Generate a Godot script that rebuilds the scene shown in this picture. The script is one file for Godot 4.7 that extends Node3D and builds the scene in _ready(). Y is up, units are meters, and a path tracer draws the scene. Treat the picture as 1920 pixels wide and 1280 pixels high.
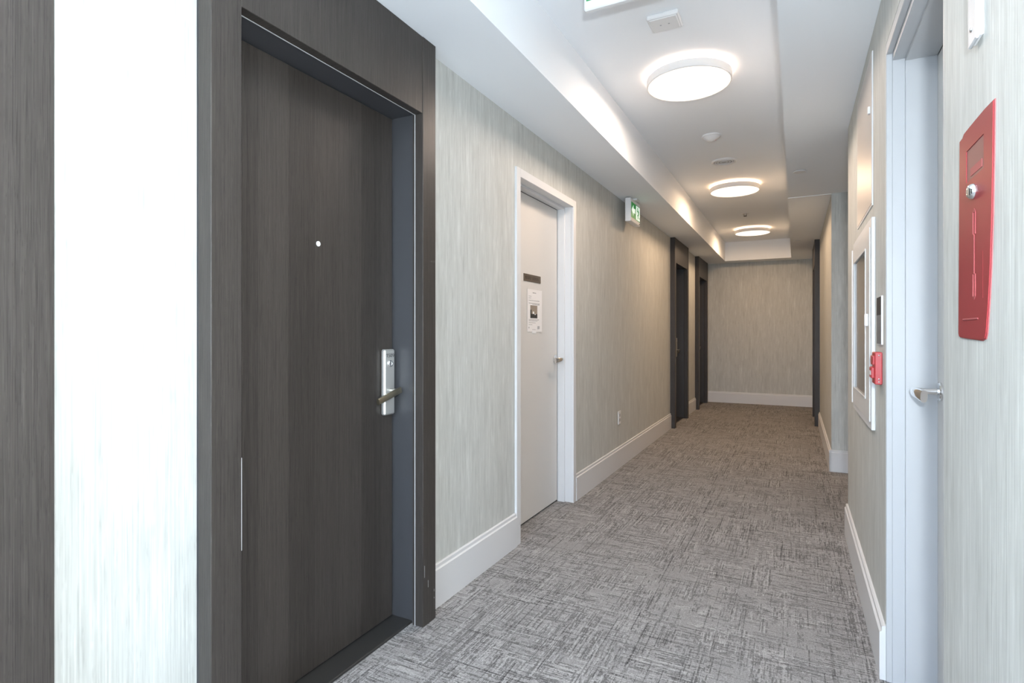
extends Node3D

# A condominium corridor on an upper floor. y is up, the corridor runs towards -z,
# the camera stands at x = 0, z = 0. The left wall is at WL, the right wall at WR.

const WL := -1.445      # face of the left wall
const WR := 0.285       # face of the right wall
const SOFFIT := 2.47    # underside of the bulkheads
const TRAY := 2.79      # ceiling between the bulkheads
const BACK := 2.2       # the corridor ends this far behind the camera
const END := 10.5       # and this far in front of it

var M := {}
var rng := RandomNumberGenerator.new()


func _ready() -> void:
	rng.seed = 20240611
	make_camera()
	make_environment()
	make_unseen_lights()
	make_materials()
	make_shell()
	make_baseboards()
	make_doors()
	make_lamps()
	make_ceiling_fittings()
	make_exit_signs()
	make_wall_things()


# ------------------------------------------------------------------ camera, sky, light

func make_camera() -> void:
	var cam := Camera3D.new()
	cam.name = "camera"
	cam.projection = Camera3D.PROJECTION_FRUSTUM
	cam.near = 0.05
	cam.far = 100.0
	cam.size = 1280.0 / 1040.0 * cam.near
	cam.frustum_offset = Vector2(0, -15.5 / 1040.0 * cam.near)
	cam.position = Vector3(0, 1.23, 0)
	cam.rotation_degrees = Vector3(0, 27.07, 0)
	add_child(cam)
	cam.current = true


func make_environment() -> void:
	var e := Environment.new()
	e.background_mode = Environment.BG_SKY
	var sky := Sky.new()
	var sm := ProceduralSkyMaterial.new()
	sm.sky_top_color = Color(0.62, 0.72, 0.88)
	sm.sky_horizon_color = Color(0.84, 0.89, 0.95)
	sm.ground_bottom_color = Color(0.45, 0.46, 0.48)
	sm.ground_horizon_color = Color(0.74, 0.78, 0.82)
	sm.sky_energy_multiplier = 3.0
	sm.ground_energy_multiplier = 2.0
	sky.sky_material = sm
	e.sky = sky
	e.tonemap_mode = Environment.TONE_MAPPER_LINEAR
	e.tonemap_exposure = 1.09
	e.sdfgi_enabled = true
	e.ssao_enabled = true
	e.ssil_enabled = true
	var w := WorldEnvironment.new()
	w.name = "world_environment"
	w.environment = e
	add_child(w)


func make_unseen_lights() -> void:
	# cool fill light from the window added behind the camera
	var a := AreaLight3D.new()
	a.name = "added_window_light"
	a.area_size = Vector2(1.40, 2.05)
	a.light_color = Color(0.81, 0.905, 1.0)
	a.light_energy = 4.5
	a.light_specular = 0.5
	a.area_range = 30.0
	a.shadow_enabled = true
	a.position = Vector3(-0.60, 1.28, BACK - 0.03)
	add_child(a)
	# the photographer's flash, on top of the camera
	var f := OmniLight3D.new()
	f.name = "camera_flash"
	f.light_color = Color(0.93, 0.97, 1.0)
	f.light_energy = 3.5
	f.light_size = 0.04
	f.omni_range = 30.0
	f.omni_attenuation = 2.0
	f.shadow_enabled = true
	f.position = Vector3(0.09, 1.42, 0.06)
	add_child(f)


# ------------------------------------------------------------------ mesh builder

class MB:
	var v := PackedVector3Array()
	var n := PackedVector3Array()
	var t := PackedVector2Array()

	func uv(p: Vector3, m: Vector3) -> Vector2:
		var a := m.abs()
		if a.x >= a.y and a.x >= a.z:
			return Vector2(p.z, -p.y)
		if a.y >= a.z:
			return Vector2(p.x, p.z)
		return Vector2(p.x, -p.y)

	func tri(a: Vector3, b: Vector3, c: Vector3, na: Vector3, nb: Vector3, nc: Vector3) -> void:
		var m := (na + nb + nc)
		if (b - a).cross(c - a).dot(m) > 0.0:
			var s := b; b = c; c = s
			s = nb; nb = nc; nc = s
		for p in [a, b, c]:
			v.append(p)
			t.append(uv(p, m))
		n.append(na); n.append(nb); n.append(nc)

	func quad(a: Vector3, b: Vector3, c: Vector3, d: Vector3, m: Vector3) -> void:
		tri(a, b, c, m, m, m)
		tri(a, c, d, m, m, m)

	func box(lo: Vector3, hi: Vector3, ch := 0.0) -> MB:
		for ax in 3:
			for s in [-1.0, 1.0]:
				var u := (ax + 1) % 3
				var w := (ax + 2) % 3
				var m := Vector3.ZERO
				m[ax] = s
				var pts := []
				for k in [[0, 0], [1, 0], [1, 1], [0, 1]]:
					var p := Vector3.ZERO
					p[ax] = hi[ax] if s > 0 else lo[ax]
					p[u] = hi[u] - ch if k[0] else lo[u] + ch
					p[w] = hi[w] - ch if k[1] else lo[w] + ch
					pts.append(p)
				quad(pts[0], pts[1], pts[2], pts[3], m)
		if ch > 0.0:
			for ax in 3:
				var u := (ax + 1) % 3
				var w := (ax + 2) % 3
				for su in [-1.0, 1.0]:
					for sw in [-1.0, 1.0]:
						var pts := []
						for k in [[0, 0], [0, 1], [1, 1], [1, 0]]:
							var p := Vector3.ZERO
							p[ax] = hi[ax] - ch if k[1] else lo[ax] + ch
							p[u] = (hi[u] if su > 0 else lo[u]) - (su * ch if k[0] else 0.0)
							p[w] = (hi[w] if sw > 0 else lo[w]) - (0.0 if k[0] else sw * ch)
							pts.append(p)
						var m := Vector3.ZERO
						m[u] = su
						m[w] = sw
						quad(pts[0], pts[1], pts[2], pts[3], m.normalized())
			for sx in [-1.0, 1.0]:
				for sy in [-1.0, 1.0]:
					for sz in [-1.0, 1.0]:
						var s := Vector3(sx, sy, sz)
						var c := Vector3(hi.x if sx > 0 else lo.x, hi.y if sy > 0 else lo.y, hi.z if sz > 0 else lo.z)
						var q := c - s * ch
						var m := s.normalized()
						tri(q + Vector3(sx * ch, 0, 0), q + Vector3(0, sy * ch, 0), q + Vector3(0, 0, sz * ch), m, m, m)
		return self

	# a flat outline in the x-y plane, pushed from z0 to z1
	func prism(poly: PackedVector2Array, z0: float, z1: float, at := Transform3D()) -> MB:
		var idx := Geometry2D.triangulate_polygon(poly)
		for k in range(0, idx.size(), 3):
			for s in [z0, z1]:
				var m: Vector3 = at.basis * Vector3(0, 0, signf(s - (z0 + z1) / 2.0))
				var q := []
				for j in 3:
					q.append(at * Vector3(poly[idx[k + j]].x, poly[idx[k + j]].y, s))
				tri(q[0], q[1], q[2], m, m, m)
		var ccw := not Geometry2D.is_polygon_clockwise(poly)
		for k in poly.size():
			var a := poly[k]
			var b := poly[(k + 1) % poly.size()]
			var e := (b - a).normalized()
			var o := Vector2(e.y, -e.x) * (1.0 if ccw else -1.0)
			quad(at * Vector3(a.x, a.y, z0), at * Vector3(b.x, b.y, z0), at * Vector3(b.x, b.y, z1), at * Vector3(a.x, a.y, z1), at.basis * Vector3(o.x, o.y, 0))
		return self

	# a profile of (radius, height) turned about the y axis of at
	func lathe(prof: Array, at := Transform3D(), seg := 40, smooth := false) -> MB:
		var ns := []
		for k in prof.size() - 1:
			var d: Vector2 = prof[k + 1] - prof[k]
			ns.append(Vector2(d.y, -d.x).normalized())
		for k in prof.size() - 1:
			var n0: Vector2 = ns[k]
			var n1: Vector2 = ns[k]
			if smooth:
				if k > 0:
					n0 = (ns[k - 1] + ns[k]).normalized()
				if k < ns.size() - 1:
					n1 = (ns[k + 1] + ns[k]).normalized()
			for j in seg:
				var a0 := TAU * j / seg
				var a1 := TAU * (j + 1) / seg
				var p := []
				var q := []
				for c in [[k, a0, n0], [k, a1, n0], [k + 1, a1, n1], [k + 1, a0, n1]]:
					var r: Vector2 = prof[c[0]]
					p.append(at * Vector3(r.x * cos(c[1]), r.y, r.x * sin(c[1])))
					q.append((at.basis * Vector3(c[2].x * cos(c[1]), c[2].y, c[2].x * sin(c[1]))).normalized())
				if prof[k].x > 1e-6:
					tri(p[0], p[1], p[2], q[0], q[1], q[2])
				if prof[k + 1].x > 1e-6:
					tri(p[0], p[2], p[3], q[0], q[2], q[3])
				elif prof[k].x <= 1e-6:
					pass
		return self

	# an oval section (half sizes a, b) carried along a path; b is measured along up
	func sweep(path: Array, sizes: Array, up := Vector3.UP, seg := 20, square := 2.6) -> MB:
		var rings := []
		var norms := []
		for k in path.size():
			var d: Vector3 = (path[mini(k + 1, path.size() - 1)] - path[maxi(k - 1, 0)]).normalized()
			var side := d.cross(up).normalized()
			var top := side.cross(d).normalized()
			var ring := []
			var nr := []
			for j in seg:
				var an := TAU * j / seg
				var cx := signf(cos(an)) * pow(absf(cos(an)), 2.0 / square)
				var cy := signf(sin(an)) * pow(absf(sin(an)), 2.0 / square)
				ring.append(path[k] + side * cx * sizes[k].x + top * cy * sizes[k].y)
				nr.append((side * cos(an) / sizes[k].x + top * sin(an) / sizes[k].y).normalized())
			rings.append(ring)
			norms.append(nr)
		for k in path.size() - 1:
			for j in seg:
				var j1 := (j + 1) % seg
				tri(rings[k][j], rings[k][j1], rings[k + 1][j1], norms[k][j], norms[k][j1], norms[k + 1][j1])
				tri(rings[k][j], rings[k + 1][j1], rings[k + 1][j], norms[k][j], norms[k + 1][j1], norms[k + 1][j])
		for e in [0, path.size() - 1]:
			var d: Vector3 = (path[1] - path[0]) if e == 0 else (path[e] - path[e - 1])
			var m: Vector3 = d.normalized() * (-1.0 if e == 0 else 1.0)
			for j in seg:
				tri(path[e], rings[e][j], rings[e][(j + 1) % seg], m, m, m)
		return self

	func mesh() -> ArrayMesh:
		var arr := []
		arr.resize(Mesh.ARRAY_MAX)
		arr[Mesh.ARRAY_VERTEX] = v
		arr[Mesh.ARRAY_NORMAL] = n
		arr[Mesh.ARRAY_TEX_UV] = t
		var am := ArrayMesh.new()
		am.add_surface_from_arrays(Mesh.PRIMITIVE_TRIANGLES, arr)
		return am


var used := {}

func numbered(called: String) -> String:
	if not used.has(called):
		used[called] = 0
		return called
	used[called] += 1
	return "%s_%03d" % [called, used[called]]


func obj(called: String, b: MB, mat: Material, parent: Node = self) -> MeshInstance3D:
	var o := MeshInstance3D.new()
	o.name = numbered(called) if parent == self else called
	o.mesh = b.mesh()
	o.material_override = mat
	o.cast_shadow = GeometryInstance3D.SHADOW_CASTING_SETTING_ON
	parent.add_child(o, true)
	return o


func tag(o: Node, label: String, category: String, group := "", kind := "") -> void:
	o.set_meta("label", label)
	o.set_meta("category", category)
	if group:
		o.set_meta("group", group)
	if kind:
		o.set_meta("kind", kind)


func thing(called: String, label: String, category: String, at := Vector3.ZERO, turn := 0.0, group := "", kind := "") -> Node3D:
	var o := Node3D.new()
	o.name = numbered(called)
	add_child(o, true)
	o.position = at
	o.rotation.y = turn
	tag(o, label, category, group, kind)
	return o


func bx(x0: float, x1: float, y0: float, y1: float, z0: float, z1: float, ch := 0.0) -> MB:
	return MB.new().box(Vector3(minf(x0, x1), y0, minf(z0, z1)), Vector3(maxf(x0, x1), y1, maxf(z0, z1)), ch)


# ------------------------------------------------------------------ materials

func mat(called: String, c: Color, rough: float, metal := 0.0, spec := 0.5) -> StandardMaterial3D:
	var m := StandardMaterial3D.new()
	m.resource_name = called
	m.albedo_color = c
	m.roughness = rough
	m.metallic = metal
	m.metallic_specular = spec
	M[called] = m
	return m


func lin(r: float, g: float, b: float) -> Color:
	return Color(r, g, b).linear_to_srgb()


func glow(called: String, c: Color, e: float) -> StandardMaterial3D:
	var m := mat(called, c.lerp(Color(0.5, 0.5, 0.5), 0.3), 0.5)
	m.emission_enabled = true
	m.emission = c
	m.emission_energy_multiplier = e
	return m


# brightness field (0..1) to a texture between two colours
func tint_texture(f: PackedFloat32Array, w: int, h: int, a: Color, b: Color) -> ImageTexture:
	var bytes := PackedByteArray()
	bytes.resize(w * h * 3)
	var r0 := a.r * 255.0; var g0 := a.g * 255.0; var b0 := a.b * 255.0
	var dr := b.r * 255.0 - r0; var dg := b.g * 255.0 - g0; var db := b.b * 255.0 - b0
	for i in w * h:
		var s := clampf(f[i], 0.0, 1.0)
		bytes[i * 3] = int(r0 + dr * s)
		bytes[i * 3 + 1] = int(g0 + dg * s)
		bytes[i * 3 + 2] = int(b0 + db * s)
	return ImageTexture.create_from_image(Image.create_from_data(w, h, false, Image.FORMAT_RGB8, bytes))


func wallpaper_field(w: int, h: int) -> PackedFloat32Array:
	var f := PackedFloat32Array()
	f.resize(w * h)
	var no := FastNoiseLite.new()
	no.seed = 5
	no.frequency = 1.0
	var col := PackedFloat32Array()
	col.resize(w)
	for x in w:
		col[x] = rng.randf_range(-0.06, 0.06) + 0.05 * sin(x * TAU * 64.0 / w)
	for y in h:
		for x in w:
			f[y * w + x] = 0.5 + col[x]
	for k in 9000:
		var x0 := rng.randi() % w
		var y0 := rng.randi() % h
		var long := int(16.0 + 200.0 * pow(rng.randf(), 2.2))
		var wide := 1 if rng.randf() < 0.6 else 2
		var d := rng.randf_range(-0.16, 0.16)
		for j in long:
			var fade := sin(PI * (j + 0.5) / long)
			var row := ((y0 + j) % h) * w
			for i in wide:
				f[row + (x0 + i) % w] += d * fade
	# broad soft vertical clouds of tone, and many small ones
	for k in 640:
		var x0 := rng.randi() % w
		var y0 := rng.randi() % h
		var rw := rng.randi_range(6, 22) if k < 80 else rng.randi_range(2, 9)
		var rh := rng.randi_range(40, 160) if k < 80 else rng.randi_range(14, 60)
		var d := rng.randf_range(-0.14, 0.14)
		for j in range(-rh, rh):
			var row := posmod(y0 + j, h) * w
			var fy := cos(PI * 0.5 * j / rh)
			for i in range(-rw, rw):
				f[row + posmod(x0 + i, w)] += d * fy * cos(PI * 0.5 * i / rw)
	return f


func carpet_field(w: int) -> PackedFloat32Array:
	var f := PackedFloat32Array()
	f.resize(w * w)
	f.fill(0.66)
	# overlapping blocks of broken stripes, woven one way or the other
	for k in 900:
		var x0 := rng.randi() % w
		var y0 := rng.randi() % w
		var along := rng.randf() < 0.5
		var long := rng.randi_range(50, 190)
		var n := rng.randi_range(24, 110)
		var dark := rng.randf_range(0.27, 0.48)
		var light := rng.randf_range(0.66, 0.92)
		var cover := rng.randf_range(0.25, 0.85)
		var y := 0
		while y < n:
			var thick := rng.randi_range(2, 5)
			var t := dark if rng.randf() < 0.5 else light
			var a := rng.randi_range(-22, 22)
			var b := long + rng.randi_range(-22, 22)
			var j := a
			while j < b:
				var dash := rng.randi_range(4, 30)
				if rng.randf() < cover:
					for jj in range(j, mini(j + dash, b)):
						for i in thick:
							var px := posmod(x0 + (jj if along else y + i), w)
							var py := posmod(y0 + (y + i if along else jj), w)
							var at := py * w + px
							f[at] += (t - f[at]) * 0.75
				j += dash + rng.randi_range(0, 6)
			y += thick + rng.randi_range(0, 3)
	# thin dark threads that run on, one way and the other
	for k in 420:
		var x0 := rng.randi() % w
		var y0 := rng.randi() % w
		var along := rng.randf() < 0.5
		var long := int(60.0 + 240.0 * pow(rng.randf(), 1.5))
		var thick := rng.randi_range(2, 4)
		var d := rng.randf_range(0.20, 0.45)
		for j in long:
			if rng.randf() < 0.18:
				continue
			for i in thick:
				var at := posmod(y0 + (i if along else j), w) * w + posmod(x0 + (j if along else i), w)
				f[at] -= d * rng.randf_range(0.5, 1.0)
	# loops of the pile, two texels wide
	for y in range(0, w, 2):
		for x in range(0, w, 2):
			var d := rng.randf_range(-0.20, 0.20)
			f[y * w + x] += d
			f[y * w + x + 1] += d * 0.8
			f[(y + 1) * w + x] += d * 0.5
			f[(y + 1) * w + x + 1] += d * 0.5
	return f


func wood_field(w: int, h: int, bands: bool) -> PackedFloat32Array:
	var f := PackedFloat32Array()
	f.resize(w * h)
	var b := 0.0
	var left := 0
	for x in w:
		if left <= 0:
			b = (0.07 if b < 0.0 else -0.05) + rng.randf_range(-0.05, 0.05) if bands else rng.randf_range(-0.03, 0.03)
			left = 102 if bands else rng.randi_range(50, 90)
		left -= 1
		var c := 0.42 + b + rng.randf_range(-0.09, 0.09)
		for y in h:
			f[y * w + x] = c
	for k in 9000:
		var x0 := rng.randi() % w
		var y0 := rng.randi() % h
		var long := int(10.0 + 150.0 * pow(rng.randf(), 2.0))
		var d := rng.randf_range(-0.22, 0.16)
		for j in long:
			f[((y0 + j) % h) * w + x0] += d * sin(PI * (j + 0.5) / long)
	return f


func make_materials() -> void:
	var w := 512
	var h := 1024
	var wf := wallpaper_field(w, h)
	var m := mat("wallpaper", Color.WHITE, 0.62)
	m.albedo_texture = tint_texture(wf, w, h, lin(0.38, 0.385, 0.36), lin(0.72, 0.73, 0.695))
	m.uv1_scale = Vector3(1.0 / 0.75, 1.0 / 1.5, 1)
	m.heightmap_enabled = true
	m.heightmap_scale = 0.03
	m.heightmap_texture = tint_texture(wf, w, h, Color.BLACK, Color.WHITE)

	var cw := 1536
	var cf := carpet_field(cw)
	m = mat("carpet", Color.WHITE, 0.95, 0.0, 0.2)
	m.albedo_texture = tint_texture(cf, cw, cw, lin(0.045, 0.043, 0.043), lin(0.50, 0.485, 0.475))
	m.uv1_scale = Vector3(1.0 / 1.95, 1.0 / 1.95, 1)
	m.heightmap_enabled = true
	m.heightmap_scale = 0.25
	m.heightmap_texture = m.albedo_texture

	w = 512
	h = 1024
	for spec in [["dark_wood", false], ["dark_veneer", true]]:
		var ff := wood_field(w, h, spec[1])
		m = mat(spec[0], Color.WHITE, 0.40, 0.0, 0.40)
		m.albedo_texture = tint_texture(ff, w, h, lin(0.020, 0.017, 0.015), lin(0.100, 0.087, 0.077))
		m.uv1_scale = Vector3(1.0 / 0.6, 1.0 / 1.2, 1)
		m.heightmap_enabled = true
		m.heightmap_scale = 0.04
		m.heightmap_texture = tint_texture(ff, w, h, Color.BLACK, Color.WHITE)

	mat("dark_frame", lin(0.052, 0.053, 0.058), 0.42)
	mat("lit_worn_edge", lin(0.5, 0.5, 0.5), 0.5)  # pale grey: painted-in light on the frame lip, and real paint chips
	mat("threshold_dark", lin(0.030, 0.029, 0.028), 0.35)
	mat("gap_dark", lin(0.01, 0.01, 0.01), 0.8)
	mat("ceiling_paint", lin(0.90, 0.93, 0.96), 0.85)
	mat("trim_paint", lin(0.68, 0.68, 0.68), 0.42)
	mat("dimmed_trim_paint", lin(0.48, 0.49, 0.50), 0.42)  # trim colour darkened to offset the strong light on one jamb
	mat("door_paint", lin(0.66, 0.64, 0.61), 0.45)
	mat("white_plastic", lin(0.80, 0.80, 0.80), 0.35)
	mat("grey_plastic", lin(0.45, 0.45, 0.46), 0.5)
	mat("lamp_shell", lin(0.80, 0.78, 0.76), 0.45)
	mat("chrome", lin(0.80, 0.80, 0.80), 0.10, 1.0)
	mat("satin_nickel", lin(0.62, 0.61, 0.57), 0.30, 1.0)
	mat("plate_nickel", lin(0.72, 0.71, 0.68), 0.46, 0.75)
	mat("brass_nickel", lin(0.46, 0.42, 0.32), 0.28, 1.0)
	mat("bronze_plate", lin(0.20, 0.17, 0.14), 0.35, 0.8)
	mat("dark_print", lin(0.03, 0.03, 0.03), 0.6)
	mat("brown_print", lin(0.06, 0.045, 0.035), 0.6)
	mat("panel_satin", lin(0.56, 0.53, 0.50), 0.38, 0.3)
	mat("cabinet_paint", lin(0.66, 0.65, 0.63), 0.40)
	mat("cabinet_inside", lin(0.30, 0.29, 0.28), 0.6)
	mat("fire_red", lin(0.46, 0.045, 0.05), 0.33)
	mat("panel_red", lin(0.27, 0.033, 0.038), 0.42, 0.0, 0.3)
	mat("panel_red_light", lin(0.36, 0.085, 0.088), 0.5, 0.0, 0.3)
	mat("window_frame", lin(0.75, 0.75, 0.75), 0.4)
	mat("outdoor_metal", lin(0.3, 0.3, 0.3), 0.5)
	m = mat("glass_pane", Color(0.85, 0.9, 0.9, 0.08), 0.03)
	m.transparency = BaseMaterial3D.TRANSPARENCY_ALPHA
	mat("shaded_cover_grey", lin(0.50, 0.51, 0.52), 0.5)  # shade of the grazed front face put into the cover colour
	mat("print_grey", lin(0.20, 0.20, 0.20), 0.8)
	mat("sign_grey", lin(0.15, 0.155, 0.16), 0.4)
	mat("recess_red", lin(0.21, 0.075, 0.07), 0.5)
	m = mat("cabinet_glass", Color(0.6, 0.6, 0.6, 0.16), 0.04)
	m.transparency = BaseMaterial3D.TRANSPARENCY_ALPHA
	glow("lamp_diffuser", Color(1.0, 0.94, 0.86), 1.6)
	glow("lamp_halo", Color(1.0, 0.80, 0.58), 6.5)
	glow("sign_green", Color(0.05, 0.55, 0.22), 0.35)
	glow("sign_white", Color(0.92, 1.0, 0.95), 0.6)
	glow("status_red", Color(0.9, 0.1, 0.05), 0.6)


# ------------------------------------------------------------------ the shell

func make_shell() -> void:
	var o: MeshInstance3D
	o = obj("floor", bx(-1.75, 2.0, -0.12, 0.0, BACK + 0.2, -END - 0.2), M.carpet)
	tag(o, "grey patterned corridor carpet with crossing broken stripes", "floor", "", "structure")

	var c := thing("ceiling", "white ceiling with a long raised tray between lowered bulkheads", "ceiling", Vector3.ZERO, 0.0, "", "structure")
	obj("tray_panel", bx(-1.1, -0.04, TRAY, 2.95, BACK + 0.1, -END - 0.1), M.ceiling_paint, c)
	obj("bulkhead", bx(-1.75, -1.08, SOFFIT, 2.95, BACK + 0.2, -END - 0.2), M.ceiling_paint, c)
	obj("bulkhead", bx(-0.062, 2.0, SOFFIT + 0.004, 2.95, BACK + 0.2, -5.7), M.ceiling_paint, c)
	obj("bulkhead", bx(-0.062, WR + 0.0005, SOFFIT, 2.95, -5.7, -END - 0.2).box(Vector3(WR + 0.0005, SOFFIT, -END - 0.2), Vector3(2.0, 2.95, -5.8)), M.ceiling_paint, c)
	obj("bulkhead", bx(-1.08, -0.062, SOFFIT, 2.95, -10.18, -END - 0.2), M.ceiling_paint, c)
	obj("bulkhead", bx(-1.08, -0.062, SOFFIT, 2.95, BACK + 0.2, BACK - 0.4), M.ceiling_paint, c)

	# left wall: piers between the door openings and a lintel over the white door
	var b := MB.new()
	for d in [[0.605, 0.95], [1.985, 2.90], [3.80, 7.33], [8.365, 9.32], [10.355, END + 0.2]]:
		if d[1] - d[0] > 0.01:
			b.box(Vector3(WL - 0.2, 0, -d[1]), Vector3(WL, SOFFIT, -d[0]))
	b.box(Vector3(WL - 0.2, 0, 0.43), Vector3(WL, SOFFIT, BACK + 0.2))
	b.box(Vector3(WL - 0.2, 2.16, -3.80), Vector3(WL, SOFFIT, -2.90))
	b.box(Vector3(WL - 0.3, 0, -END - 0.2), Vector3(WL - 0.2, SOFFIT, BACK + 0.2))
	o = obj("wall_left", b, M.wallpaper)
	tag(o, "long left corridor wall in grey-beige vertical strie wallpaper", "wall", "", "structure")

	# right wall near the camera, with the door opening and the cabinet opening
	b = MB.new()
	b.box(Vector3(WR, 0, -1.491), Vector3(WR + 0.2, SOFFIT + 0.02, BACK + 0.2))
	b.box(Vector3(WR, 2.250, -2.354), Vector3(WR + 0.2, SOFFIT + 0.02, -1.491))
	b.box(Vector3(WR, 0, -2.72), Vector3(WR + 0.2, SOFFIT + 0.02, -2.354))
	b.box(Vector3(WR, 0, -3.34), Vector3(WR + 0.2, 0.93, -2.72))
	b.box(Vector3(WR, 1.60, -3.34), Vector3(WR + 0.2, SOFFIT + 0.02, -2.72))
	b.box(Vector3(WR, 0, -3.94), Vector3(WR + 0.2, SOFFIT + 0.02, -3.34))
	b.box(Vector3(WR + 0.2, 0, -3.94), Vector3(WR + 0.3, SOFFIT + 0.02, BACK + 0.2))
	o = obj("wall_right", b, M.wallpaper)
	tag(o, "near right wall with red panel, white door and hose cabinet", "wall", "", "structure")

	o = obj("wall_right", bx(WR, WR + 0.2, 0, SOFFIT, -5.703, -8.35).box(Vector3(WR, 0, -END - 0.2), Vector3(WR + 0.2, SOFFIT, -9.385)).box(Vector3(WR + 0.2, 0, -END - 0.2), Vector3(WR + 0.3, SOFFIT, -5.9)), M.wallpaper)
	tag(o, "far right corridor wall beyond the side opening", "wall", "", "structure")

	o = obj("wall_side", bx(WR + 0.001, 2.0, 0, SOFFIT + 0.009, -5.9, -5.7), M.wallpaper)
	tag(o, "narrow strip of pale wall facing the camera at the side opening", "wall", "", "structure")
	o = obj("wall_side", bx(1.85, 2.0, 0, SOFFIT + 0.02, -3.7, -5.7).box(Vector3(WR + 0.3, 0, -3.94), Vector3(2.0, SOFFIT + 0.02, -3.74)), M.wallpaper)
	tag(o, "walls inside the side opening hidden behind the near right wall", "wall", "", "structure")

	o = obj("wall_end", bx(WL - 0.3, WR + 0.3, 0, SOFFIT, -END, -END - 0.2), M.wallpaper)
	tag(o, "wallpapered end wall closing the far end of the corridor", "wall", "", "structure")

	# behind the camera: the near end of the corridor with a window added for cool light
	b = MB.new()
	var wx0 := -1.36
	var wx1 := 0.16
	b.box(Vector3(WL - 0.3, 0, BACK), Vector3(wx0, SOFFIT + 0.02, BACK + 0.2))
	b.box(Vector3(wx1, 0, BACK), Vector3(WR + 0.3, SOFFIT + 0.02, BACK + 0.2))
	b.box(Vector3(wx0, 0, BACK), Vector3(wx1, 0.15, BACK + 0.2))
	b.box(Vector3(wx0, 2.40, BACK), Vector3(wx1, SOFFIT + 0.02, BACK + 0.2))
	o = obj("wall_back", b, M.wallpaper)
	tag(o, "wall behind the camera with the added window", "wall", "", "structure")
	var wn := thing("window_1", "added tall window behind the camera that lets in cool light", "window", Vector3((wx0 + wx1) / 2, 0.15, BACK + 0.1), 0, "", "structure")
	var hw := (wx1 - wx0) / 2
	var wh := 2.25
	var fr := bx(-hw, -hw + 0.05, 0, wh, -0.04, 0.04).box(Vector3(hw - 0.05, 0, -0.04), Vector3(hw, wh, 0.04))
	fr.box(Vector3(-hw + 0.05, 0, -0.04), Vector3(hw - 0.05, 0.05, 0.04)).box(Vector3(-hw + 0.05, wh - 0.05, -0.04), Vector3(hw - 0.05, wh, 0.04))
	obj("window_frame", fr, M.window_frame, wn)
	obj("pane", bx(-hw + 0.05, hw - 0.05, 0.05, wh - 0.05, -0.004, 0.004), M.glass_pane, wn)


# skirting profile: (out from the wall, up), run along the local x axis
func skirting(x0: float, x1: float, t := 0.016, h := 0.192) -> MB:
	var poly := PackedVector2Array([Vector2(0, 0), Vector2(t, 0), Vector2(t, h - 0.024), Vector2(t * 0.62, h - 0.018), Vector2(t * 0.62, h - 0.004), Vector2(t * 0.4, h), Vector2(0, h)])
	# prism runs along z; turn it so that z -> x, x -> z
	return MB.new().prism(poly, x0, x1, Transform3D(Basis(Vector3(0, 0, 1), Vector3(0, 1, 0), Vector3(1, 0, 0)), Vector3.ZERO))


func make_baseboards() -> void:
	var l := thing("baseboard_left", "white baseboard along the left wall between the doors", "baseboard", Vector3(WL, 0, 0), PI / 2, "", "structure")
	for d in [[-2.7, -0.43], [0.605, 0.95], [1.985, 2.865], [3.84, 7.33], [8.365, 9.32], [10.355, 10.5]]:
		obj("board", skirting(d[0], d[1]), M.trim_paint, l)
	# local x of a thing turned by -90 degrees runs towards +z
	var r := thing("baseboard_right", "white baseboard along the near right wall below the hose cabinet", "baseboard", Vector3(WR, 0, 0), -PI / 2, "", "structure")
	obj("board", skirting(-3.27, -2.352, 0.019), M.trim_paint, r)
	obj("board", skirting(-3.95, -3.275, 0.018, 0.190), M.trim_paint, r)
	obj("board", skirting(-1.47, 2.7, 0.019), M.trim_paint, r)
	var f := thing("baseboard_right", "white baseboard along the far right wall and round the corner", "baseboard", Vector3(WR, 0, 0), -PI / 2, "", "structure")
	obj("board", skirting(-8.35, -5.682, 0.018), M.trim_paint, f)
	obj("board", skirting(-10.5, -9.385, 0.018), M.trim_paint, f)
	var s := thing("baseboard_side", "short white baseboard on the pale wall strip facing the camera", "baseboard", Vector3(0, 0, -5.7), 0, "", "structure")
	obj("board", skirting(WR - 0.018, 1.85, 0.018), M.trim_paint, s)
	var e := thing("baseboard_end", "white baseboard along the foot of the end wall", "baseboard", Vector3(0, 0, -END), 0, "", "structure")
	obj("board", skirting(WL, WR, 0.018), M.trim_paint, e)


# ------------------------------------------------------------------ doors

# a bent lever: out from the door, then along dir in x, with a rose
func lever_handle(parent: Node3D, at: Vector3, dir: float, reach := 0.075, grip := 0.125) -> void:
	var turn := Transform3D(Basis(Vector3(1, 0, 0), Vector3(0, 0, 1), Vector3(0, -1, 0)), at)
	var l := obj("door_handle", MB.new().lathe([Vector2(0, 0.009), Vector2(0.028, 0.009), Vector2(0.031, 0.006), Vector2(0.031, 0.0)], turn, 40), M.chrome, parent)
	var path := []
	var sizes := []
	for k in 4:
		path.append(at + Vector3(0, 0, 0.006 + (reach - 0.026) * k / 3.0))
		sizes.append(Vector2(0.011, 0.011))
	for k in range(1, 7):
		var an := PI / 2 * k / 6.0
		path.append(at + Vector3(dir * 0.02 * (1 - cos(an)), 0, reach - 0.02 + 0.02 * sin(an)))
		sizes.append(Vector2(0.011 - 0.003 * k / 6.0, 0.011 + 0.003 * k / 6.0))
	for k in range(1, 9):
		var s := k / 8.0
		path.append(at + Vector3(dir * (0.02 + (grip - 0.02) * s), -0.006 * s * s, reach - 0.012 * s * s))
		sizes.append(Vector2(0.008 + 0.002 * s, 0.014 + 0.006 * s))
	obj("lever", MB.new().sweep(path, sizes, Vector3.UP), M.chrome, l)


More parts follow.
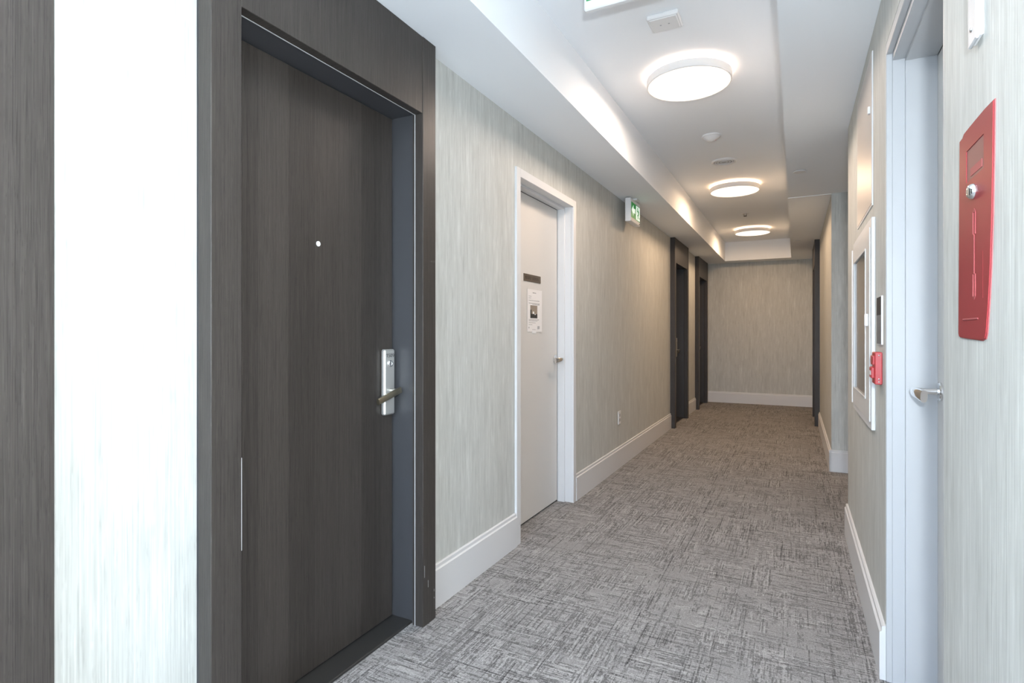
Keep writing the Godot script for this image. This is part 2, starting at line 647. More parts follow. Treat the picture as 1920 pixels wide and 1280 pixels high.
# dark portal door. Local z points into the corridor, local x along the wall.
func entry_door(called: String, label: String, at: Vector3, turn: float, hand: float, number: String, lit_lip_and_chips: bool) -> void:
	var d := thing(called, label, "door", at, turn, "", "structure")
	var hw := 0.5175
	var sw := 0.092
	var iy := 2.148
	var zb := 0.018
	var zf := 0.060
	for s in [-1.0, 1.0]:
		obj("stile", bx(s * hw, s * (hw - sw), 0, SOFFIT - 0.001, zb - 0.012, zf, 0.0015), M.dark_wood, d)
	obj("head_panel", bx(-hw + sw + 0.0015, hw - sw - 0.0015, iy, SOFFIT - 0.001, zb, zf - 0.002, 0.0015), M.dark_wood, d)
	# metal frame set inside the portal
	var fw := hw - sw + 0.012
	var zs := -0.105
	for s in [-1.0, 1.0]:
		obj("frame_jamb", bx(s * fw, s * (hw - 0.002), 0, iy + 0.008, zs - 0.045, 0.011), M.dark_frame, d)
		if lit_lip_and_chips:
			obj("lit_worn_edge", bx(s * (hw - sw - 0.0010), s * (hw - sw + 0.002), 0.0, iy, zb - 0.001, zb + 0.0028), M.lit_worn_edge, d)  # pale strip painted in for the light on the worn frame lip
	obj("frame_head", bx(-hw + 0.002, hw - 0.002, iy + 0.008, SOFFIT - 0.001, zs - 0.045, 0.011), M.dark_frame, d)
	if lit_lip_and_chips:
		obj("lit_worn_edge", bx(-hw + sw, hw - sw, iy - 0.0010, iy + 0.002, zb - 0.001, zb + 0.0032), M.lit_worn_edge, d)  # the same painted-in light along the head
	obj("threshold", bx(-fw, fw, 0, 0.012, zs - 0.045, -0.004, 0.002), M.threshold_dark, d)
	obj("door_slab", bx(-fw + 0.009, fw - 0.009, 0.016, iy + 0.004, zs - 0.045, zs, 0.0015), M.dark_veneer, d)
	obj("gap_shade", bx(-fw, fw, 0.012, iy + 0.008, zs - 0.045, zs - 0.016), M.gap_dark, d)  # near-black sheet stands in for the shade in the gap
	# viewer
	var face := Transform3D(Basis(Vector3(1, 0, 0), Vector3(0, 0, 1), Vector3(0, -1, 0)), Vector3(0.012, 1.556, zs))
	var pv := obj("peephole", MB.new().lathe([Vector2(0.0, 0.003), Vector2(0.0045, 0.003), Vector2(0.0075, 0.0035), Vector2(0.0095, 0.002), Vector2(0.0095, 0.0)], face, 24), M.white_plastic, d)
	pv.set_meta("label", "small bright round peephole")
	# lock plate with number, key cylinder and lever
	var px := hand * 0.388
	var pl := obj("lock_plate", MB.new().box(Vector3(px - 0.034, 0.885, zs), Vector3(px + 0.034, 1.162, zs + 0.022), 0.006), M.plate_nickel, d)
	pl.set_meta("label", "silver lock plate with room number")
	if number:
		var tm := TextMesh.new()
		tm.text = number
		var font := SystemFont.new()
		font.font_names = PackedStringArray(["Droid Sans"])
		tm.font = font
		tm.font_size = 64
		tm.pixel_size = 0.0205 / 64.0
		tm.depth = 0.0008
		var te := MeshInstance3D.new()
		te.name = "room_number"
		te.mesh = tm
		te.material_override = M.dark_print
		te.position = Vector3(px + 0.001, 1.136, zs + 0.0221)
		te.scale = Vector3(1.15, 1, 1)
		pl.add_child(te, true)
	var cy := Transform3D(Basis(Vector3(1, 0, 0), Vector3(0, 0, 1), Vector3(0, -1, 0)), Vector3(px, 1.102, zs + 0.021))
	obj("key_cylinder", MB.new().lathe([Vector2(0.0, 0.006), Vector2(0.006, 0.006), Vector2(0.007, 0.008), Vector2(0.0125, 0.008), Vector2(0.0145, 0.005), Vector2(0.0145, 0.0)], cy, 28), M.chrome, pl)
	var path := []
	var sizes := []
	for k in 4:
		path.append(Vector3(px + 0.004, 0.988, zs + 0.016 + 0.040 * k / 3.0))
		sizes.append(Vector2(0.009, 0.008))
	var lv := obj("door_handle", MB.new().sweep(path, sizes), M.satin_nickel, pl)
	lv.set_meta("label", "flat straight lever handle")
	# the grip: a flat bar that droops towards its free end
	var g := hand
	var bar := [Vector3(px + g * 0.024, 0.990, zs + 0.058), Vector3(px - g * 0.05, 0.971, zs + 0.058), Vector3(px - g * 0.118, 0.954, zs + 0.058)]
	var b := MB.new().sweep(bar, [Vector2(0.007, 0.0125), Vector2(0.007, 0.0125), Vector2(0.007, 0.0125)], Vector3.UP, 24, 6.0)
	lv.mesh = MB.new().sweep(path, sizes).mesh()
	obj("door_handle", b, M.brass_nickel, pl)
	if lit_lip_and_chips:
		# chips in the paint along the foot of the far stile
		for c in [[0.436, 0.205, 0.050], [0.462, 0.155, 0.030], [0.505, 0.12, 0.010], [0.505, 0.09, 0.006]]:
			obj("paint_chip", bx(c[0], c[0] + 0.0015, c[1], c[1] + c[2], zf - 0.0005, zf + 0.0004), M.lit_worn_edge, d)
		obj("paint_chip", bx(-hw + sw - 0.0015, -hw + sw + 0.0002, 0.62, 0.88, zf - 0.002, zf + 0.0004), M.lit_worn_edge, d)


# painted steel door in a double-rabbet frame
func service_door(called: String, label: String, at: Vector3, turn: float, hw: float, top: float, deep: float, hand: float, lever_y: float, casing_top: float) -> void:
	var d := thing(called, label, "door", at, turn, "", "structure")
	var cw := 0.052 if casing_top < 2.2 else 0.010
	var up := 0.0 if casing_top < 2.2 else 0.026
	var paint: Material = M.trim_paint if casing_top < 2.2 else M.dimmed_trim_paint
	var pr := 0.013 if casing_top < 2.2 else -0.0005
	var lip := 0.004 if casing_top < 2.2 else 0.019
	for s in [-1.0, 1.0]:
		var b := bx(s * hw, s * (hw + cw), 0, casing_top, -lip, pr, 0.0015)
		b.box(Vector3(minf(s * (hw + 0.003), s * (hw + 0.02)), 0, -deep), Vector3(maxf(s * (hw + 0.003), s * (hw + 0.02)), top + 0.02, -lip))
		var j := obj("frame_jamb", b, paint, d)
		obj("stop", bx(s * (hw - 0.012), s * (hw + 0.003), 0, top, -deep, -0.055, 0.001), paint, j)
	var h := bx(-hw, hw, top + up, casing_top, -lip, pr, 0.0015)
	h.box(Vector3(-hw - 0.02, top + 0.003, -deep), Vector3(hw + 0.02, top + 0.034, -lip))
	var hd := obj("frame_head", h, paint, d)
	obj("stop", bx(-hw + 0.012, hw - 0.012, top - 0.012, top + 0.003, -deep, -0.055, 0.001), paint, hd)
	obj("door_slab", bx(-hw + 0.007, hw - 0.018, 0.012, top - 0.015, -deep - 0.045, -deep, 0.001), M.door_paint, d)
	obj("gap_shade", bx(-hw, hw, 0, top, -deep - 0.06, -deep - 0.012), M.gap_dark, d)  # dark sheet put in for the shade around the slab
	lever_handle(d, Vector3(hand * (hw - 0.065), lever_y, -deep), -hand, 0.080 if deep > 0.12 else 0.07)


func make_doors() -> void:
	entry_door("door_1", "dark wood door surround cropped by the left edge of the picture", Vector3(WL, 0, -0.0825), PI / 2, 1.0, "", false)
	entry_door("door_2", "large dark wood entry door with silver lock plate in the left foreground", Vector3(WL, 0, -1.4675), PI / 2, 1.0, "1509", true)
	service_door("door_3", "off-white service door on the left with a taped paper notice", Vector3(WL, 0, -3.35), PI / 2, 0.435, 2.145, 0.11, 1.0, 1.043, 2.195)
	entry_door("door_4", "dark wood door on the left just beyond the green exit sign", Vector3(WL, 0, -7.8475), PI / 2, 1.0, "", false)
	entry_door("door_5", "dark wood door on the left nearest the end wall", Vector3(WL, 0, -9.8375), PI / 2, 1.0, "", false)
	entry_door("door_6", "dark wood door at the far end of the right wall", Vector3(WR, 0, -8.8675), -PI / 2, 1.0, "", false)
	# on the right wall local x runs towards the camera; the lever is on the far side
	service_door("door_7", "white recessed door on the right beside the red panel, seen edge-on", Vector3(WR, 0, -1.9225), -PI / 2, 0.4225, 2.186, 0.145, -1.0, 1.036, 2.25)


# ------------------------------------------------------------------ lamps and ceiling fittings

func lamp(label: String, d: float, warm: Color, energy: float) -> void:
	var o := thing("ceiling_lamp", label, "lamp", Vector3(-0.571, TRAY, -d), 0, "round ceiling lamps along the tray")
	obj("back_plate", MB.new().lathe([Vector2(0.0, 0.0), Vector2(0.175, 0.0), Vector2(0.175, -0.026), Vector2(0.0, -0.026)], Transform3D(), 48), M.lamp_shell, o)
	obj("lamp_shade", MB.new().lathe([Vector2(0.175, -0.024), Vector2(0.240, -0.024), Vector2(0.244, -0.028), Vector2(0.244, -0.068), Vector2(0.240, -0.072), Vector2(0.236, -0.072), Vector2(0.236, -0.066)], Transform3D(), 64), M.lamp_shell, o)
	var halo: StandardMaterial3D = M.lamp_halo.duplicate()
	halo.emission = warm
	obj("halo_ring", MB.new().lathe([Vector2(0.192, -0.020), Vector2(0.236, -0.020), Vector2(0.236, -0.0236), Vector2(0.192, -0.0236)], Transform3D(), 64), halo, o)
	obj("diffuser", MB.new().lathe([Vector2(0.0, -0.069), Vector2(0.2355, -0.069), Vector2(0.2355, -0.050), Vector2(0.0, -0.050)], Transform3D(), 64), M.lamp_diffuser, o)
	var a := AreaLight3D.new()
	a.name = "lamp_light"
	a.area_size = Vector2(0.40, 0.40)
	a.light_color = warm
	a.light_energy = energy
	a.area_range = 20.0
	a.shadow_enabled = true
	a.rotation_degrees = Vector3(-90, 0, 0)
	a.position = Vector3(0, -0.075, 0)
	o.add_child(a, true)


func make_lamps() -> void:
	var warm := Color(1.0, 0.84, 0.68)
	lamp("nearest and largest round ceiling lamp with a glowing rim", 3.445, Color(1.0, 0.91, 0.84), 1.9)
	lamp("middle of the three round ceiling lamps, beyond the ceiling speaker", 6.265, warm, 2.0)
	lamp("farthest round ceiling lamp close to the end of the tray", 8.994, warm, 2.0)
	lamp("unseen round ceiling lamp overhead, above the top of the picture", 0.62, Color(0.95, 0.97, 1.0), 0.55)  # unseen, carries on the row; tinted cool to fill the near end
	lamp("added unseen round ceiling lamp behind the camera", -1.3, Color(0.97, 0.98, 1.0), 2.0)  # added out of view as neutral fill near the camera


func make_ceiling_fittings() -> void:
	# flat square cover plate
	var p := thing("ceiling_plate", "flat white square cover plate on the ceiling before the nearest lamp", "ceiling plate", Vector3(-0.578, TRAY, -2.80))
	obj("body", bx(-0.076, 0.076, -0.022, 0, -0.07, 0.07, 0.005), M.white_plastic, p)
	obj("cover", bx(-0.066, 0.066, -0.026, -0.02, -0.06, 0.06, 0.003), M.white_plastic, p)
	for s in [-1.0, 1.0]:
		obj("screw", MB.new().lathe([Vector2(0, -0.0282), Vector2(0.004, -0.0278), Vector2(0.0045, -0.025)], Transform3D(Basis(), Vector3(s * 0.02, 0, 0)), 12), M.grey_plastic, p)

	var s := thing("smoke_detector", "white domed smoke detector on the ceiling beyond the nearest lamp", "smoke detector", Vector3(-0.592, TRAY, -4.62))
	obj("base", MB.new().lathe([Vector2(0.070, 0), Vector2(0.072, -0.006), Vector2(0.070, -0.011), Vector2(0.063, -0.012)], Transform3D(), 40), M.white_plastic, s)
	var pr := []
	for k in 9:
		var q := k / 8.0
		pr.append(Vector2(0.064 - 0.042 * q - 0.022 * pow(q, 6.0), -0.011 - 0.036 * pow(q, 0.85)))
	obj("dome", MB.new().lathe(pr, Transform3D(), 40, true), M.white_plastic, s)
	obj("vent", MB.new().lathe([Vector2(0.0515, -0.0215), Vector2(0.0500, -0.0240), Vector2(0.0460, -0.0262)], Transform3D(), 40), M.grey_plastic, s)
	obj("status_light", MB.new().lathe([Vector2(0.0, -0.040), Vector2(0.003, -0.039), Vector2(0.003, -0.030)], Transform3D(Basis(), Vector3(0.030, 0, 0.0)), 10), M.status_red, s)

	var k := thing("ceiling_speaker", "round flush ceiling speaker grille between the detector and middle lamp", "speaker", Vector3(-0.578, TRAY, -5.36))
	obj("ring", MB.new().lathe([Vector2(0.108, 0.0), Vector2(0.108, -0.006), Vector2(0.100, -0.012), Vector2(0.088, -0.010), Vector2(0.086, -0.002)], Transform3D(), 48), M.white_plastic, k)
	obj("grille", MB.new().lathe([Vector2(0.087, -0.004), Vector2(0.06, -0.007), Vector2(0.0, -0.009)], Transform3D(), 48, true), M.grey_plastic, k)
	for r in [0.025, 0.05, 0.072]:
		obj("grille_rib", MB.new().lathe([Vector2(r, -0.006), Vector2(r, -0.0105), Vector2(r + 0.006, -0.0105), Vector2(r + 0.006, -0.006)], Transform3D(), 36), M.white_plastic, k)

	var h := thing("sprinkler", "small recessed sprinkler head between the two farthest lamps", "sprinkler", Vector3(-0.584, TRAY, -7.82))
	obj("escutcheon", MB.new().lathe([Vector2(0.045, 0.0), Vector2(0.045, -0.004), Vector2(0.038, -0.008), Vector2(0.018, -0.006)], Transform3D(), 32), M.white_plastic, h)
	obj("frame_arm", bx(-0.016, -0.012, -0.034, -0.004, -0.003, 0.003), M.gap_dark, h)
	obj("frame_arm", bx(0.012, 0.016, -0.034, -0.004, -0.003, 0.003), M.gap_dark, h)
	obj("deflector", MB.new().lathe([Vector2(0, -0.032), Vector2(0.02, -0.032), Vector2(0.02, -0.036), Vector2(0, -0.036)], Transform3D(), 24), M.gap_dark, h)

	for q in [[0.028, -4.80, SOFFIT + 0.004, "round white sprinkler cover plate on the right bulkhead before its joint"], [0.018, -8.40, SOFFIT, "round white sprinkler cover plate on the right bulkhead near the far end"]]:
		var c := thing("sprinkler_cover", q[3], "sprinkler cover", Vector3(q[0], q[2], q[1]))
		obj("plate", MB.new().lathe([Vector2(0.044, -0.003), Vector2(0.044, -0.006), Vector2(0.040, -0.008), Vector2(0.0, -0.009)], Transform3D(), 36), M.white_plastic, c)
		obj("collar", MB.new().lathe([Vector2(0.034, 0.0), Vector2(0.034, -0.004)], Transform3D(), 30), M.grey_plastic, c)


# an exit box with a running figure; local z is the lit face, local x to the viewer's right
func exit_sign(label: String, at: Vector3, turn: float, w: float, h: float, t: float, stem: float) -> void:
	var o := thing("exit_sign", label, "exit sign", at, turn)
	obj("housing", bx(-w / 2, w / 2, -h, 0, -t / 2, t / 2, 0.006), M.white_plastic, o)
	var cn := obj("canopy", bx(-0.05, 0.05, -0.004, stem, -t * 0.4, t * 0.75 + 0.012, 0.003), M.white_plastic, o)
	cn.set_meta("label", "white mounting canopy")
	var z := t / 2
	var y0 := -h + 0.038
	var y1 := -0.012 if h < 0.2 else -0.036
	var x0 := -w / 2 + 0.012
	var x1 := w / 2 - 0.012
	var face := obj("sign_face", bx(x0, x1, y0, y1, z - 0.002, z + 0.0015), M.sign_green, o)
	var mid := (y0 + y1) / 2
	var hh := (y1 - y0)
	# arrow pointing left
	var ax := x0 + 0.012
	var arrow := PackedVector2Array([Vector2(ax, mid), Vector2(ax + hh * 0.42, mid + hh * 0.36), Vector2(ax + hh * 0.42, mid + hh * 0.15), Vector2(ax + hh * 0.86, mid + hh * 0.15), Vector2(ax + hh * 0.86, mid - hh * 0.15), Vector2(ax + hh * 0.42, mid - hh * 0.15), Vector2(ax + hh * 0.42, mid - hh * 0.36)])
	obj("arrow", MB.new().prism(arrow, z + 0.001, z + 0.0025), M.sign_white, face)
	# doorway and running figure
	var dx := x1 - hh * 1.02
	obj("doorway", bx(dx, x1 - 0.006, y0 + 0.006, y1 - 0.006, z + 0.001, z + 0.0025), M.sign_white, face)
	var cx := dx + hh * 0.5
	var f := MB.new()
	var head := PackedVector2Array()
	for k in 12:
		head.append(Vector2(cx - hh * 0.10 + hh * 0.085 * cos(TAU * k / 12), mid + hh * 0.31 + hh * 0.085 * sin(TAU * k / 12)))
	f.prism(head, z + 0.002, z + 0.0035)
	for limb in [[0.0, 0.20, 0.06, -0.06, 0.075], [0.06, -0.06, -0.14, -0.16, 0.05], [-0.14, -0.16, -0.12, -0.40, 0.04], [0.06, -0.06, 0.16, -0.24, 0.05], [0.16, -0.24, 0.36, -0.30, 0.04], [0.0, 0.18, -0.20, 0.10, 0.035], [-0.20, 0.10, -0.30, 0.20, 0.03], [0.02, 0.18, 0.20, 0.12, 0.035], [0.20, 0.12, 0.26, -0.02, 0.03]]:
		var a := Vector2(cx + limb[0] * hh, mid + limb[1] * hh)
		var b := Vector2(cx + limb[2] * hh, mid + limb[3] * hh)
		var q: Vector2 = (b - a).normalized().orthogonal() * limb[4] * hh
		var e: Vector2 = (b - a).normalized() * limb[4] * hh * 0.6
		f.prism(PackedVector2Array([a - q - e, b - q + e, b + q + e, a + q - e]), z + 0.002, z + 0.0035)
	obj("running_figure", f, M.sign_green, face)
	obj("test_button", MB.new().lathe([Vector2(0, 0.003), Vector2(0.005, 0.003), Vector2(0.005, 0.0)], Transform3D(Basis(Vector3(1, 0, 0), Vector3(0, 0, 1), Vector3(0, -1, 0)), Vector3(w / 2 - 0.03, -h + 0.016, z)), 14), M.gap_dark, o)


func make_exit_signs() -> void:
	exit_sign("green running-figure exit sign box hung under the left bulkhead", Vector3(-1.35, 2.458, -5.11), PI / 2, 0.33, 0.213, 0.055, 0.012)
	exit_sign("white exit sign cropped by the top edge, hanging from the tray ceiling", Vector3(-0.628, 2.768, -2.25), 0.0, 0.345, 0.172, 0.03, 0.015)


# ------------------------------------------------------------------ things on the walls

func make_wall_things() -> void:
	var face_left := PI / 2
	var face_right := -PI / 2
	# name plate and notice on the white door (slab face at WL - 0.11)
	var zdoor := WL - 0.11
	var s := thing("door_sign", "small bronze name plate high on the white service door", "sign", Vector3(zdoor, 1.592, -3.335), face_left)
	obj("plate", bx(-0.132, 0.132, -0.024, 0.024, 0, 0.004, 0.001), M.bronze_plate, s)
	var pr := MB.new()
	var x := -0.112
	for k in 14:
		var wd := 0.008 + 0.004 * ((k * 5) % 3) / 2.0
		if k == 7:
			x += 0.012
		pr.box(Vector3(x, -0.009, 0.0038), Vector3(x + wd * 0.35, 0.009, 0.0046))
		pr.box(Vector3(x + wd * 0.35, (-0.009 if k % 2 else 0.006), 0.0038), Vector3(x + wd, (-0.006 if k % 2 else 0.009), 0.0046))
		x += wd + 0.0045
	obj("lettering", pr, M.brown_print, s)

	var n := thing("paper_notice", "white paper notice with a small photo taped to the service door", "notice", Vector3(zdoor, 1.38, -3.365), face_left)
	var sheet := MB.new()
	var cols := 12
	for k in cols:
		var u0 := -0.108 + 0.216 * k / cols
		var u1 := -0.108 + 0.216 * (k + 1) / cols
		var z0 := 0.0015 + (0.008 * pow(maxf(0, u0 - 0.05) / 0.058, 2.0))
		var z1 := 0.0015 + (0.008 * pow(maxf(0, u1 - 0.05) / 0.058, 2.0))
		for e in [0.0, 0.0006]:
			sheet.quad(Vector3(u0, -0.14, z0 + e), Vector3(u1, -0.14, z1 + e), Vector3(u1, 0.14, z1 + e), Vector3(u0, 0.14, z0 + e), Vector3(0, 0, 1.0 if e > 0 else -1.0))
	var paper := mat("paper", lin(0.80, 0.78, 0.77), 0.8)
	var sh := obj("sheet", sheet, paper, n)
	var lines := MB.new()
	for r in [[-0.025, 0.03, 0.118, 0.008], [-0.085, -0.045, 0.094, 0.004], [-0.085, -0.048, 0.082, 0.004], [-0.085, 0.082, 0.066, 0.005], [-0.085, 0.082, 0.048, 0.006], [-0.03, 0.082, 0.041, 0.005], [-0.085, 0.07, -0.060, 0.005], [-0.085, 0.05, -0.068, 0.005], [-0.085, 0.02, -0.081, 0.004], [-0.085, -0.03, -0.094, 0.004], [-0.03, 0.02, -0.126, 0.004]]:
		r[3] *= 0.62
		var xx: float = r[0]
		while xx < r[1]:
			var wd := rng.randf_range(0.006, 0.016)
			lines.box(Vector3(xx, r[2] - r[3] / 2, 0.0018), Vector3(minf(xx + wd, r[1]), r[2] + r[3] / 2, 0.0023 if xx < 0.05 else 0.0045))
			xx += wd + 0.003
	obj("print_line", lines, M.print_grey, sh)
	var photo_col := mat("notice_photo_brown", lin(0.30, 0.25, 0.20), 0.7)
	var ph := obj("photo", bx(-0.062, 0.048, -0.05, 0.035, 0.0018, 0.0027), photo_col, sh)
	obj("photo_detail", bx(-0.062, -0.045, -0.05, 0.005, 0.0025, 0.0030).box(Vector3(-0.045, -0.05, 0.0025), Vector3(0.048, -0.022, 0.0030)), M.dark_print, sh)
	ph.set_meta("label", "small brownish photograph")
	obj("photo_spot", bx(-0.024, -0.004, -0.022, -0.006, 0.0028, 0.0033).box(Vector3(0.006, -0.028, 0.0028), Vector3(0.018, -0.020, 0.0033)), paper, sh)
	obj("stamp", bx(0.05, 0.078, -0.122, -0.102, 0.0045, 0.0056), M.grey_plastic, sh)
	obj("stamp", bx(-0.088, -0.076, -0.118, -0.108, 0.0018, 0.0026), M.grey_plastic, sh)
	obj("tape", bx(-0.03, 0.03, -0.152, -0.134, 0.0, 0.0026), M.white_plastic, n)

	# socket low on the left wall
	var o := thing("wall_outlet", "white electrical outlet low on the left wall between doors", "outlet", Vector3(WL, 0.455, -4.99), face_left)
	obj("cover_plate", bx(-0.036, 0.036, -0.060, 0.060, 0, 0.007, 0.002), M.white_plastic, o)
	for q in [-0.021, 0.021]:
		var rc := obj("receptacle", bx(-0.017, 0.017, q - 0.015, q + 0.015, 0.006, 0.0085, 0.001), M.grey_plastic, o)
		obj("slot", bx(-0.007, -0.005, q - 0.005, q + 0.005, 0.0082, 0.0088).box(Vector3(0.005, q - 0.005, 0.0082), Vector3(0.007, q + 0.005, 0.0088)), M.dark_print, rc)

	# fire hose cabinet. local x runs towards the camera on the right wall
	var cx := 3.03
	var c := thing("fire_cabinet", "white framed fire hose cabinet with a glass door on the right wall", "cabinet", Vector3(WR, 0.84, -cx), face_right)
	var ch := 0.857
	var hw := 0.39
	var b := MB.new()
	b.box(Vector3(-hw, 0, 0), Vector3(-0.31, ch, 0.0135), 0.002)
	b.box(Vector3(0.31, 0, 0), Vector3(hw, ch, 0.0135), 0.002)
	b.box(Vector3(-0.31, 0, 0), Vector3(0.31, 0.09, 0.0135))
	b.box(Vector3(-0.31, 0.76, 0), Vector3(0.31, ch, 0.0135))
	obj("trim_frame", b, M.trim_paint, c)
	b = MB.new()
	var dw := 0.362
	var d0 := 0.030
	var d1 := ch - 0.036
	b.box(Vector3(-dw, d0, 0.0138), Vector3(-0.285, d1, 0.0185), 0.001)
	b.box(Vector3(0.235, d0, 0.0138), Vector3(dw, d1, 0.0185), 0.001)
	b.box(Vector3(-0.285, d0, 0.0138), Vector3(0.235, 0.115, 0.0185), 0.001)
	b.box(Vector3(-0.285, 0.745, 0.0138), Vector3(0.235, d1, 0.0185), 0.001)
	var dr := obj("cabinet_door", b, M.cabinet_paint, c)
	obj("glazing_bead", bx(-0.289, -0.281, 0.111, 0.749, 0.0180, 0.0215).box(Vector3(0.231, 0.111, 0.0180), Vector3(0.239, 0.749, 0.0215)).box(Vector3(-0.281, 0.111, 0.0180), Vector3(0.231, 0.117, 0.0215)).box(Vector3(-0.281, 0.743, 0.0180), Vector3(0.231, 0.749, 0.0215)), M.trim_paint, dr)
	obj("pane", bx(-0.285, 0.235, 0.115, 0.745, 0.012, 0.015), M.cabinet_glass, dr)
	obj("latch", bx(0.300, 0.322, 0.42, 0.47, 0.018, 0.030, 0.002), M.white_plastic, dr)
	obj("hinge", MB.new().lathe([Vector2(0.0, 0.0), Vector2(0.006, 0.0), Vector2(0.006, d1 - d0), Vector2(0, d1 - d0)], Transform3D(Basis(), Vector3(-dw - 0.003, d0, 0.017)), 14), M.white_plastic, dr)
	b = MB.new()
	b.box(Vector3(-0.31, 0.09, -0.185), Vector3(0.31, 0.76, -0.18))
	b.box(Vector3(-0.31, 0.09, -0.18), Vector3(-0.305, 0.76, 0))
	b.box(Vector3(0.305, 0.09, -0.18), Vector3(0.31, 0.76, 0))
	b.box(Vector3(-0.305, 0.09, -0.18), Vector3(0.305, 0.095, 0))
	b.box(Vector3(-0.305, 0.755, -0.18), Vector3(0.305, 0.76, 0))
	obj("cabinet_box", b, M.cabinet_inside, c)

	# access panel above the cabinet
	var a := thing("access_panel", "flush satin access panel on the right wall above the hose cabinet", "access panel", Vector3(WR, 1.758, -3.02), face_right)
	obj("panel_frame", bx(-0.307, -0.285, 0, 0.637, 0, 0.004, 0.001).box(Vector3(0.285, 0, 0), Vector3(0.307, 0.637, 0.004)).box(Vector3(-0.285, 0, 0), Vector3(0.285, 0.02, 0.004)).box(Vector3(-0.285, 0.617, 0), Vector3(0.285, 0.637, 0.004)), M.trim_paint, a)
	var pd := obj("panel_door", bx(-0.282, 0.302, 0.008, 0.628, 0.0, 0.0055, 0.001), M.panel_satin, a)
	obj("lock", bx(0.24, 0.26, 0.395, 0.425, 0.005, 0.014, 0.001), M.white_plastic, pd)

	# room sign beside the door
	var rs := thing("room_sign", "narrow grey room sign plate beside the white right-hand door", "sign", Vector3(WR, 1.278, -2.48), face_right)
	obj("plate", bx(-0.062, 0.062, -0.090, 0.090, 0, 0.006, 0.001), M.white_plastic, rs)
	obj("face_print", bx(-0.060, 0.060, -0.088, 0.088, 0.0058, 0.0066), M.sign_grey, rs)
	obj("face_band", bx(-0.060, 0.060, 0.02, 0.086, 0.0065, 0.0070), M.dark_print, rs)

	# manual fire alarm pull station
	var ps := thing("fire_alarm_station", "red fire alarm pull station between cabinet and white door frame", "fire alarm", Vector3(WR, 1.1, -2.478), face_right)
	obj("body", bx(-0.042, 0.042, -0.060, 0.060, 0, 0.024, 0.003), M.fire_red, ps)
	obj("pull_handle", MB.new().box(Vector3(-0.030, -0.038, 0.023), Vector3(0.030, 0.004, 0.034), 0.003), M.fire_red, ps)
	obj("handle_label", bx(-0.024, 0.024, -0.026, -0.010, 0.0335, 0.0345), M.white_plastic, ps)
	obj("cover_lip", bx(-0.034, 0.034, 0.012, 0.046, 0.023, 0.030, 0.002), M.fire_red, ps)
	for q in [0.048, -0.050, -0.040]:
		obj("screw", MB.new().lathe([Vector2(0, 0.0035), Vector2(0.0028, 0.0025), Vector2(0.0035, 0.0)], Transform3D(Basis(Vector3(0, 0, 1), Vector3(1, 0, 0), Vector3(0, 1, 0)), Vector3(0.0415, q, 0.011)), 12), M.chrome, ps)

	# red emergency telephone panel
	var rp := thing("emergency_phone_panel", "tall flat red metal panel with a chrome lock on the near right wall", "wall panel", Vector3(WR, 1.22, -1.245), face_right)
	# local x: camera side positive; corners cut and slightly bowed near edge
	var outline := PackedVector2Array([Vector2(-0.110, 0.008), Vector2(-0.104, 0.002), Vector2(-0.060, 0.0), Vector2(0.040, -0.003), Vector2(0.058, 0.0), Vector2(0.066, 0.010), Vector2(0.078, 0.06), Vector2(0.088, 0.12), Vector2(0.096, 0.20), Vector2(0.102, 0.30), Vector2(0.105, 0.385), Vector2(0.060, 0.387), Vector2(0.0, 0.387), Vector2(-0.070, 0.386), Vector2(-0.080, 0.381), Vector2(-0.101, 0.380)])
	obj("back_edge", MB.new().prism(outline, 0.0, 0.0014), M.panel_red_light, rp)
	var inner := PackedVector2Array()
	for q in outline:
		inner.append(Vector2(q.x * 0.985 - 0.002, 0.19 + (q.y - 0.19) * 0.992))
	# the plate, with a window cut into it
	var win := PackedVector2Array([Vector2(-0.055, 0.288), Vector2(0.052, 0.288), Vector2(0.052, 0.346), Vector2(-0.055, 0.346)])
	var plate := MB.new()
	var lower := Geometry2D.intersect_polygons(inner, PackedVector2Array([Vector2(-1, -1), Vector2(1, -1), Vector2(1, 0.288), Vector2(-1, 0.288)]))
	var upper := Geometry2D.intersect_polygons(inner, PackedVector2Array([Vector2(-1, 0.346), Vector2(1, 0.346), Vector2(1, 1), Vector2(-1, 1)]))
	var lefts := Geometry2D.intersect_polygons(inner, PackedVector2Array([Vector2(-1, 0.288), Vector2(-0.055, 0.288), Vector2(-0.055, 0.346), Vector2(-1, 0.346)]))
	var rights := Geometry2D.intersect_polygons(inner, PackedVector2Array([Vector2(0.052, 0.288), Vector2(1, 0.288), Vector2(1, 0.346), Vector2(0.052, 0.346)]))
	for g in [lower, upper, lefts, rights]:
		for q in g:
			plate.prism(q, 0.0010, 0.0030)
	var pp := obj("plate", plate, M.panel_red, rp)
	var wb := obj("window_recess", bx(-0.055, 0.052, 0.288, 0.346, 0.0012, 0.0018), M.recess_red, pp)
	wb.set_meta("label", "recessed pale name window")
	obj("window_label", bx(-0.030, 0.040, 0.294, 0.308, 0.0017, 0.0024), M.panel_red_light, pp)
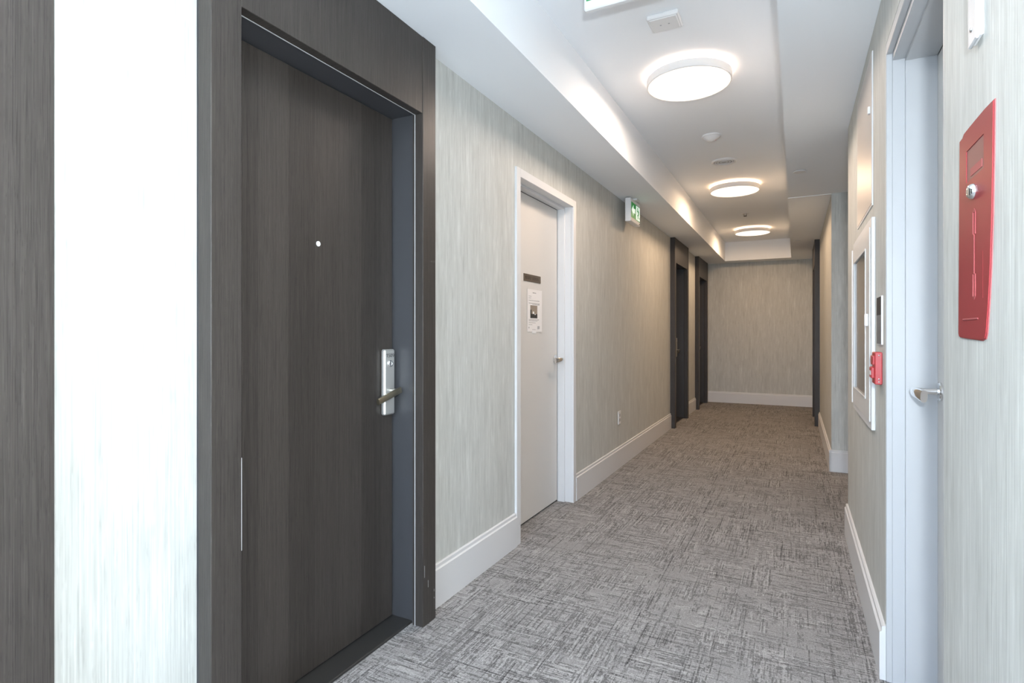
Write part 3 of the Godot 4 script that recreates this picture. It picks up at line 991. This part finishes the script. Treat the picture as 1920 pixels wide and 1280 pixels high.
	var kl := Transform3D(Basis(Vector3(1, 0, 0), Vector3(0, 0, 1), Vector3(0, -1, 0)), Vector3(-0.005, 0.262, 0.0028))
	var lk := obj("lock", MB.new().lathe([Vector2(0.0, 0.010), Vector2(0.004, 0.010), Vector2(0.009, 0.0095), Vector2(0.012, 0.007), Vector2(0.014, 0.002), Vector2(0.014, 0.0)], kl, 30, true), M.chrome, rp)
	lk.set_meta("label", "round chrome key lock")
	# embossed double-ended arrow and the bar below it
	var em := MB.new()
	em.box(Vector3(-0.004, 0.115, 0.0026), Vector3(0.000, 0.185, 0.0040), 0.0006)
	for q in [[0.185, 0.225, 1.0], [0.075, 0.115, -1.0]]:
		var yy: float = q[0]
		var y2: float = q[1]
		em.box(Vector3(-0.010, yy, 0.0026), Vector3(-0.007, y2, 0.0041), 0.0006)
		em.box(Vector3(0.004, yy, 0.0026), Vector3(0.007, y2, 0.0041), 0.0006)
		var tip := y2 + 0.006 if q[2] > 0 else yy - 0.006
		var base := y2 if q[2] > 0 else yy
		em.prism(PackedVector2Array([Vector2(-0.010, base), Vector2(0.007, base), Vector2(-0.0015, tip)]), 0.0026, 0.0036)
	obj("embossed_mark", em, M.panel_red_light, pp)
	obj("embossed_mark", bx(-0.075, 0.022, 0.034, 0.037, 0.0026, 0.0042, 0.0006), M.panel_red_light, pp)
	obj("embossed_mark", bx(0.047, 0.0485, 0.07, 0.15, 0.0026, 0.0033, 0.0003), M.panel_red, pp)

	# white alarm device cut by the top of the picture
	var st := thing("wall_device", "narrow white wall device above the red panel, cropped by the top edge", "wall device", Vector3(WR, 1.735, -1.23), face_right)
	obj("back_box", bx(-0.020, 0.026, 0.004, 0.14, 0, 0.005, 0.001), M.white_plastic, st)
	obj("cover", bx(-0.022, 0.025, 0.0, 0.145, 0.005, 0.011, 0.002), M.shaded_cover_grey, st)
	obj("screw", MB.new().lathe([Vector2(0, 0.003), Vector2(0.003, 0.002), Vector2(0.004, 0.0)], Transform3D(Basis(Vector3(1, 0, 0), Vector3(0, 0, 1), Vector3(0, -1, 0)), Vector3(0.0, 0.025, 0.011)), 12), M.chrome, st)
